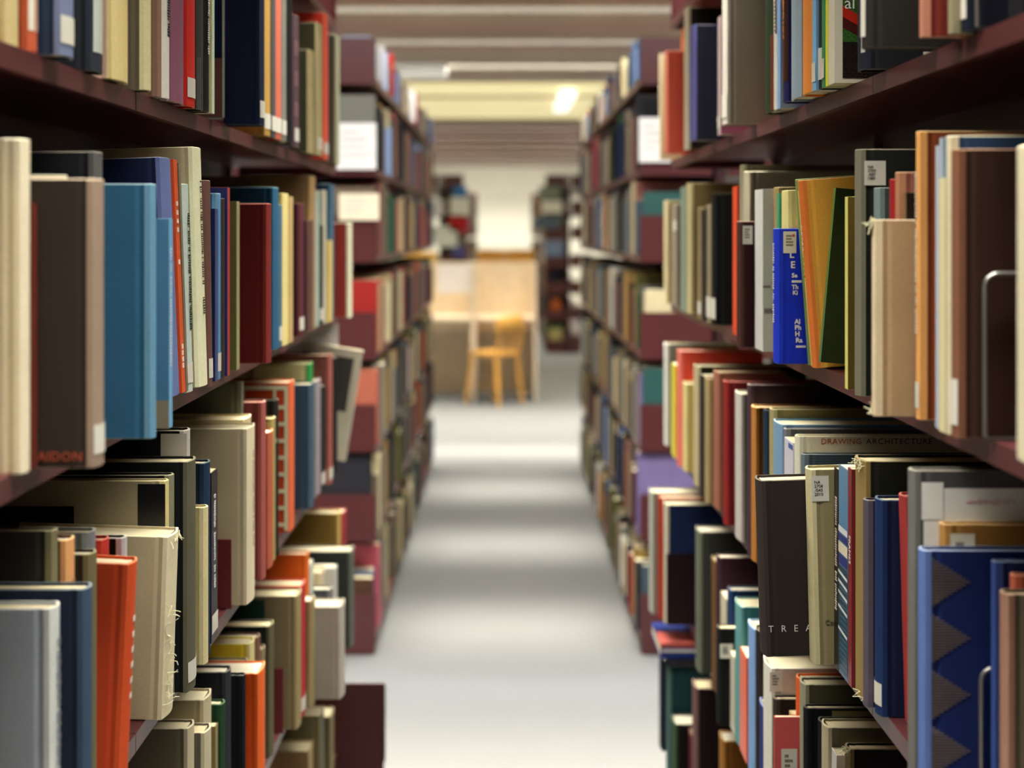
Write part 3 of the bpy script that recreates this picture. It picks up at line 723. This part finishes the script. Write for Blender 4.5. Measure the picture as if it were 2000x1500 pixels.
# ---------------------------------------------------------------- far books
PAL = [('beige','b4a888'),('grey','84847c'),('black','1c1c1e'),('maroon','5c2024'),('navy','22304c'),('olive','6a6840'),('tan','a08454'),('slate','50606a'),
       ('cream','d0c6a4'),('brown','5a4030'),('green','3c5c40'),('taupe','7c7060'),('charcoal','34343a'),('rose','90605c'),('orange','c06a3c'),('ochre','a88c3c'),
       ('white','d8d8d4'),('blue','4c6c94'),('red','a03430'),('lavender','8478a0'),('teal','3c6460'),('salmon','b06c58'),('pink','c06070'),('steel blue','9ab0d8')]
PD = dict(PAL); PI = {n:i for i,(n,_) in enumerate(PAL)}
ORD = ['first','second','third','fourth','fifth','sixth','seventh']
FIRST = {
 ('L',0):['steel blue','white','steel blue','black','white','steel blue'], ('R',0):['blue','steel blue','white','charcoal','blue','white'],
 ('L',1):['grey','black','black','charcoal','tan','slate'], ('R',1):['black','charcoal','black','rose','olive','charcoal'],
 ('L',2):['taupe','maroon','slate','rose','tan','olive'], ('R',2):['teal','slate','rose','charcoal','ochre','beige'],
 ('L',3):['red','beige','red','rose','beige','taupe'], ('R',3):['cream','taupe','slate','green','olive','salmon'],
 ('L',4):['salmon','green','grey','beige','grey','charcoal'], ('R',4):['teal','lavender','white','taupe','navy','grey'],
 ('L',5):['charcoal','taupe','cream','brown','tan','beige'], ('R',5):['lavender','lavender','charcoal','green','maroon','taupe'],
 ('L',6):['brown','blue','pink','green','rose','salmon'], ('R',6):['slate','charcoal','ochre','beige','grey','tan'],
}
HF = {('L',1):[.262],('R',1):[.255],('L',2):[.242],('R',2):[.225],('L',3):[.255],('R',3):[.22],('L',4):[.265],('R',4):[.27],('L',5):[.285],('R',5):[.285],('L',6):[.195,.21,.29],('R',6):[.24]}
stuff = MB(); SLOT = [mat(h,'cloth') for _, h in PAL]+[mat('e2d8b4','paper')]
r = random.Random(21)
def quick(x, y, z, sg, d, t, h, ci):
    xa, xb = sg*x, sg*(x+d)
    stuff.quad([(xa,y,z),(xa,y+t,z),(xa,y+t,z+h),(xa,y,z+h)], ci)
    stuff.quad([(xa,y,z),(xb,y,z),(xb,y,z+h),(xa,y,z+h)], ci); stuff.quad([(xa,y+t,z),(xb,y+t,z),(xb,y+t,z+h),(xa,y+t,z+h)], ci)
    e = min(.002, t*.2); q = z+h-.003
    stuff.quad([(xa,y,z+h),(xb,y,z+h),(xb,y+e,z+h),(xa,y+e,z+h)], ci); stuff.quad([(xa,y+t-e,z+h),(xb,y+t-e,z+h),(xb,y+t,z+h),(xa,y+t,z+h)], ci)
    stuff.quad([(xa+sg*.004,y+e,q),(xb,y+e,q),(xb,y+t-e,q),(xa+sg*.004,y+t-e,q)], len(PAL))
    stuff.quad([(xa,y,z+h),(xa,y+t,z+h),(xa+sg*.004,y+t,q),(xa+sg*.004,y,q)], ci); stuff.quad([(xa,y+e,z+h),(xb,y+e,z+h),(xb,y+e,q),(xa,y+e,q)], ci)
    stuff.quad([(xb,y,z),(xb,y+t,z),(xb,y+t,z+h),(xb,y,z+h)], len(PAL))
W = [4,4.5,5,2,2.5,2.5,2,2.5,3,2.5,2,4.5,5,1.5,.8,1,1.5,.8,1.5,.3,1,.8,.2,.3]
def fill(side, lip, y0, y1, li, z, nind, off=.0):
    sg = SG[side]; y = y0+off; k = 0; n0 = len(FIRST[(side,li)])
    while y < y1-.06:
        t = r.uniform(.016,.05); h = r.uniform(.19,.285) if li else r.uniform(.10,.17); h = min(h, .268)
        hf = HF.get((side,li), [])
        if nind and k < len(hf): h = hf[k]
        ci = r.choices(range(len(PAL)), W)[0]
        if li == 0: ci = r.choices(range(len(PAL)), [1 if n in ('white','steel blue','blue','grey','salmon','black','cream') else .1 for n, _ in PAL])[0]
        if nind and k < n0: ci = PI[FIRST[(side,li)][k]]; t = r.uniform(.035,.05)
        x = lip+r.uniform(-.012,.02); d = min(h*.72, lip+.258-x)
        if r.random() < .05 and k > 7 and y < y1-.3: y += r.uniform(.05,.16)
        if k < nind:
            cn = PAL[ci][0]
            b = thing('book', f"{cn} book, {ORD[k]} from the near end, {['top','second','third','fourth','fifth','sixth','lowest'][li]} shelf of the {SIDE[side]} far bookcase", 'book', (sg*x, y, z), f'books on the {SIDE[side]} far bookcase')
            book_parts(b, sg, h, d, t, PAL[ci][1], PAL[ci][1], r.random() < .3)
        else: quick(x, y, z, sg, d, t-.0006, h, ci)
        y += t+.0004; k += 1
for li, z in enumerate(Z2):
    for side, lip in (('L',.45),('R',.476)): fill(side, lip, Y2, Y2+4*.914, li, z+.0006, 6, .014)
for li, z in enumerate(Z2[1:], 1):
    for side, lip in (('L',.497),('R',.50)): fill(side, lip, 15.9, 24.1, li, z+.0006, 0, .014)
tag(stuff.build('books', SLOT), 'rows of blurred books filling the far bookcases beyond the nearest ones', 'books', 'far books', 'stuff')

# ---------------------------------------------------------------- carrels, chair, far wall
BIRCH = 'ecdabc'
def carrel(name, x0, x1, y, label, h=1.2, dz=.73, col=BIRCH, depth=.52, both=True):
    t = thing('study_carrel', label, 'desk', ((x0+x1)/2, y, 0), 'study carrels'); cx = (x0+x1)/2; m = mat(col,'wood')
    for xs in (x0, x1):
        b = MB(); s = .019 if xs == x0 else -.019; b.box(xs-cx, xs+s-cx, 0, depth, .004, h); b.build('side_panel', m, t, bevel=.002)
    b = MB(); b.box(x0+.02-cx, x1-.02-cx, depth-.022, depth-.002, .02, h-.0); b.build('back_panel', m, t, bevel=.002)
    b = MB(); b.box(x0+.0195-cx, x1-.0195-cx, .03, depth-.023, dz-.028, dz); b.build('desktop', m, t, bevel=.002)
    b = MB(); b.box(x0+.0195-cx, x1-.0195-cx, .25, .268, dz-.14, dz-.0285); b.build('apron', m, t)
    return t
YC = 11.36
carrel('c', far(925,YC), far(1048,YC), YC, 'pale birch study carrel with a wooden chair at the aisle end')
carrel('c', far(925,YC)-.57, far(925,YC)-.004, YC, 'pale birch study carrel partly hidden behind the left far bookcase')
t = thing('paper', 'white sheet of paper pinned inside the partly hidden birch carrel', 'paper', (far(888,YC+.48), YC+.4985, .92))
b = MB(); b.box(-.155, .15, -.0022, -.001, 0, .26); b.build('sheet', mat('eeeef4','paper'), t)
for k, (a, c, lab) in enumerate(((-.42, .0,'golden oak carrel by the cream wall, left of the pair'),(.004, .45,'golden oak carrel by the cream wall, right of the pair'))):
    carrel('c', a, c, 20.0, lab, 1.19, .73, 'c8a050')
carrel('c', -1.06, -.72, 13.6, 'small yellow birch carrel end behind the white paper sheet', 1.26, .73, 'e0b860')
# wooden chair
t = thing('chair', 'golden wooden chair pulled up to the birch carrel', 'chair', (-.075, YC-.16, 0), None, math.radians(48)); t.scale = (.76,.76,1); WD = mat('cf9a48','wood')
def slab(name, pts, th):
    m = MB(); n = len(pts); lo = [(x,y,z) for x,y,z in pts]; hi = [(x,y,z+th) for x,y,z in pts]
    m.quad(lo[::-1]); m.quad(hi)
    for i in range(n): j = (i+1)%n; m.quad([lo[i],lo[j],hi[j],hi[i]])
    return m.build(name, WD, t, bevel=.004)
slab('seat', [(-.19,-.20,.425),(.19,-.20,.425),(.22,.20,.425),(-.22,.20,.425)], .03)
def leg(p, q, r0, r1, name='leg'):
    m = MB(); p, q = Vector(p), Vector(q); rows = []
    for f, rr in ((0,r0),(.5,(r0+r1)/2*1.05),(1,r1)):
        c = p.lerp(q, f); rows.append([(c.x+rr*math.cos(k*math.pi/5), c.y+rr*math.sin(k*math.pi/5), c.z) for k in range(10)])
    m.grid(rows, 0, True, True); m.quad(rows[0][::-1]); m.quad(rows[-1]); return m.build(name, WD, t)
leg((-.20,-.23,.004),(-.165,-.165,.426),.017,.024); leg((.20,-.23,.004),(.165,-.165,.426),.017,.024)
leg((-.23,.24,.004),(-.185,.17,.426),.017,.024); leg((.23,.24,.004),(.185,.17,.426),.017,.024)
leg((-.17,-.19,.17),(-.20,.20,.171),.011,.011,'stretcher'); leg((.17,-.19,.17),(.20,.20,.171),.011,.011,'stretcher')
for s in (-1, 1): leg((s*.175,-.185,.45),(s*.19,-.245,.70),.018,.016,'back_post')
m = MB(); rows = []
for k in range(13):
    a = (k-6)/6; x = .225*a; y = -.27+.055*a*a; zt = .775-.02*a*a
    rows.append([(x,y-.012,.625),(x,y-.018,zt-.01),(x,y-.006,zt),(x,y+.010,zt-.01),(x,y+.012,.625)])
m.grid(rows, 0, True, True); m.quad(rows[0]); m.quad(rows[-1][::-1]); m.build('backrest', WD, t)
for k in (-1, 0, 1): leg((k*.07,-.19,.45),(k*.078,-.262,.64),.011,.011,'spindle')

b = MB(); b.box(-9, 9, -4, 26, -.05, 0); struct(b.build('floor', mat('6c6c69','carpet')))
b = MB(); b.box(-9, 9, 26, 26.1, 0, 2.75); struct(b.build('wall_back', mat('efecd8','wall')))
# ceiling of metal planks with slots for the lamp troughs
CZ = 2.75; LY = [-.3+1.3*k for k in range(8)]+[4.22, 10.1, 16.2, 17.7, 19.2, 20.7, 22.2, 23.7, 25.2]
LY = sorted(y for y in LY if not 11 < y < 15.2)
b = MB(); PL = [mat('b3968c','ceil'), mat('b0a594','ceil'), mat('a69382','ceil')]
edges = [-4]
for y in LY: edges += [y-.1, y+.1]
edges += [26]
def holes(y): return any(abs(y-l) < .099 for l in LY) or 11.2 < y < 12.4 or 12.55 < y < 14.95
pts = sorted(set(edges+[11.2,12.4,12.55,14.95]))
k = 0
for a, c in zip(pts, pts[1:]):
    if holes((a+c)/2): continue
    n = max(1, round((c-a)/.36))
    for i in range(n):
        b.box(-9, 9, a+(c-a)*i/n+.002, a+(c-a)*(i+1)/n-.002, CZ, CZ+.02, (0,1,2,1,0,2)[k % 6]); k += 1
struct(b.build('ceiling', PL))
NTH = 'first second third fourth fifth sixth seventh eighth ninth tenth eleventh twelfth thirteenth fourteenth fifteenth sixteenth seventeenth eighteenth'.split()
def lamp(y, w, power, spread=math.radians(100), xs=(-3.2, 3.2), color=(1,.96,.88), narrow=0):
    t = thing('ceiling_light', f'recessed fluorescent trough running across the aisle, {NTH[LY.index(y)]} from the camera', 'light', (0, y, CZ), 'recessed ceiling lights')
    m = MB(); L0, L1 = xs
    m.box(L0, L1, -.099, -.094, .0, .16); m.box(L0, L1, .094, .099, .0, .16); m.box(L0, L1, -.094, .094, .155, .16); m.box(L0, L0+.005, -.094, .094, 0, .155); m.box(L1-.005, L1, -.094, .094, 0, .155)
    m.build('housing', mat('4e4a42','plain'), t)
    la = bpy.data.lights.new('area_light', 'AREA'); la.shape = 'RECTANGLE'; la.size = L1-L0-.05; la.size_y = w; la.energy = power; la.color = color; la.spread = spread
    o = bpy.data.objects.new('area_light', la); C.objects.link(o); o.parent = t; o.location = (0, 0, .145)
    if narrow:                                     # narrow second light added in the trough to stripe the floor
        lb = la.copy(); lb.energy = narrow; lb.spread = math.radians(20); lb.size_y = w*.4
        o = bpy.data.objects.new('stripe_light', lb); C.objects.link(o); o.parent = t; o.location = (0, 0, .140)
POWER = 135
for y in LY:
    if y == 4.22: lamp(y, .15, 22, narrow=17, color=(.88,.94,1)); continue  # extra trough added to brighten the cross-aisle floor
    lamp(y, .15, POWER*(1.6 if y < 0 else 1) if y < 9 else POWER*2.2 if y < 12 else POWER*1.2, narrow=36 if y < 9 else 0)
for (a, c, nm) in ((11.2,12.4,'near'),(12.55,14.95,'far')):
    t = thing('ceiling_light', f'glowing panel standing in for the yellow-lit ceiling recess, the {nm} one of two', 'light', (0, (a+c)/2, CZ), 'glowing panels for the lit ceiling recess')
    m = MB(); m.box(-5, 5, a-(a+c)/2+.004, c-(a+c)/2-.004, .01, .03); m.build('glow_face', glow('e2d6a2', .85), t)  # glowing sheet stands in for lamplight on the yellow ceiling recess
    la = bpy.data.lights.new('area_light', 'AREA'); la.shape = 'RECTANGLE'; la.size = 8; la.size_y = c-a-.2; la.energy = 75; la.color = (1,.95,.84); la.spread = math.radians(120)  # light added under the panel to brighten the carrels and their floor
    o = bpy.data.objects.new('area_light', la); C.objects.link(o); o.parent = t; o.location = (0, 0, .008)
for px, py, w, l, lab in ((1102,205,.07,1.6,'white fluorescent batten under the glowing recess panels, right of centre'),(822,146,.20,.5,'small white ceiling lamp above the left far bookcase')):
    z = (CZ-.06-CH)*F/(VY-py); t = thing('ceiling_light', lab, 'light', (far(px,z), z, CZ-.06), 'white ceiling lamps')
    m = MB(); m.box(-w, w, -l/2, l/2, 0, .05); m.build('glow_face', glow('f4f4ec', 1.3 if w < .1 else .3), t)
    m = MB(); m.box(-w-.01, w+.01, -l/2-.01, l/2+.01, .05, .06); m.build('housing', mat('d8d8d0','plain'), t)

def added_lamp(y, tilt, power, label, size=4.0, spread=130, color=(1,.96,.88)):  # added lamps without a known source, aimed to brighten what they face
    t = thing('ceiling_light', label, 'light', (0, y, CZ-.02), 'added fill lamps')
    m = MB(); m.box(-size/2, size/2, -.05, .05, .0, .02); m.build('housing', mat('d0ccc0','plain'), t)
    la = bpy.data.lights.new('area_light', 'AREA'); la.shape = 'RECTANGLE'; la.size = size; la.size_y = .1; la.energy = power; la.spread = math.radians(spread); la.color = color
    o = bpy.data.objects.new('area_light', la); C.objects.link(o); o.parent = t; o.location = (0, 0, -.01); o.rotation_euler = (math.radians(tilt), 0, 0)
added_lamp(23.9, 58, 40, 'long added lamp that brightens the cream back wall')
added_lamp(10.75, 30, 15, 'long added lamp on the ceiling to brighten the birch carrels')
added_lamp(3.15, 32, 38, 'long added lamp over the cross aisle to brighten the bookcase ends', 2.6, 120, (1,.95,.90))
w = bpy.data.worlds.new('World'); bpy.context.scene.world = w; w.use_nodes = True
w.node_tree.nodes['Background'].inputs['Color'].default_value = (1,.94,.84,1); w.node_tree.nodes['Background'].inputs['Strength'].default_value = .07

cam = bpy.data.cameras.new('Camera'); co = bpy.data.objects.new('Camera', cam); C.objects.link(co)
co.location = (0,0,CH); co.rotation_euler = (math.pi/2,0,0)
cam.sensor_fit = 'HORIZONTAL'; cam.sensor_width = 36; cam.lens = F/2000*36; cam.shift_x = 15/2000; cam.shift_y = -300/2000
cam.clip_start = .05; cam.clip_end = 100
cam.dof.use_dof = True; cam.dof.focus_distance = 1.70; cam.dof.aperture_fstop = .0461/.0155
sc = bpy.context.scene; sc.camera = co
vs = sc.view_settings; vs.view_transform = 'Standard'; vs.look = 'None'; vs.exposure = 0.0; vs.gamma = 1; vs.use_curve_mapping = False
sc.cycles.max_bounces = 6; sc.cycles.diffuse_bounces = 3; sc.cycles.use_denoising = True
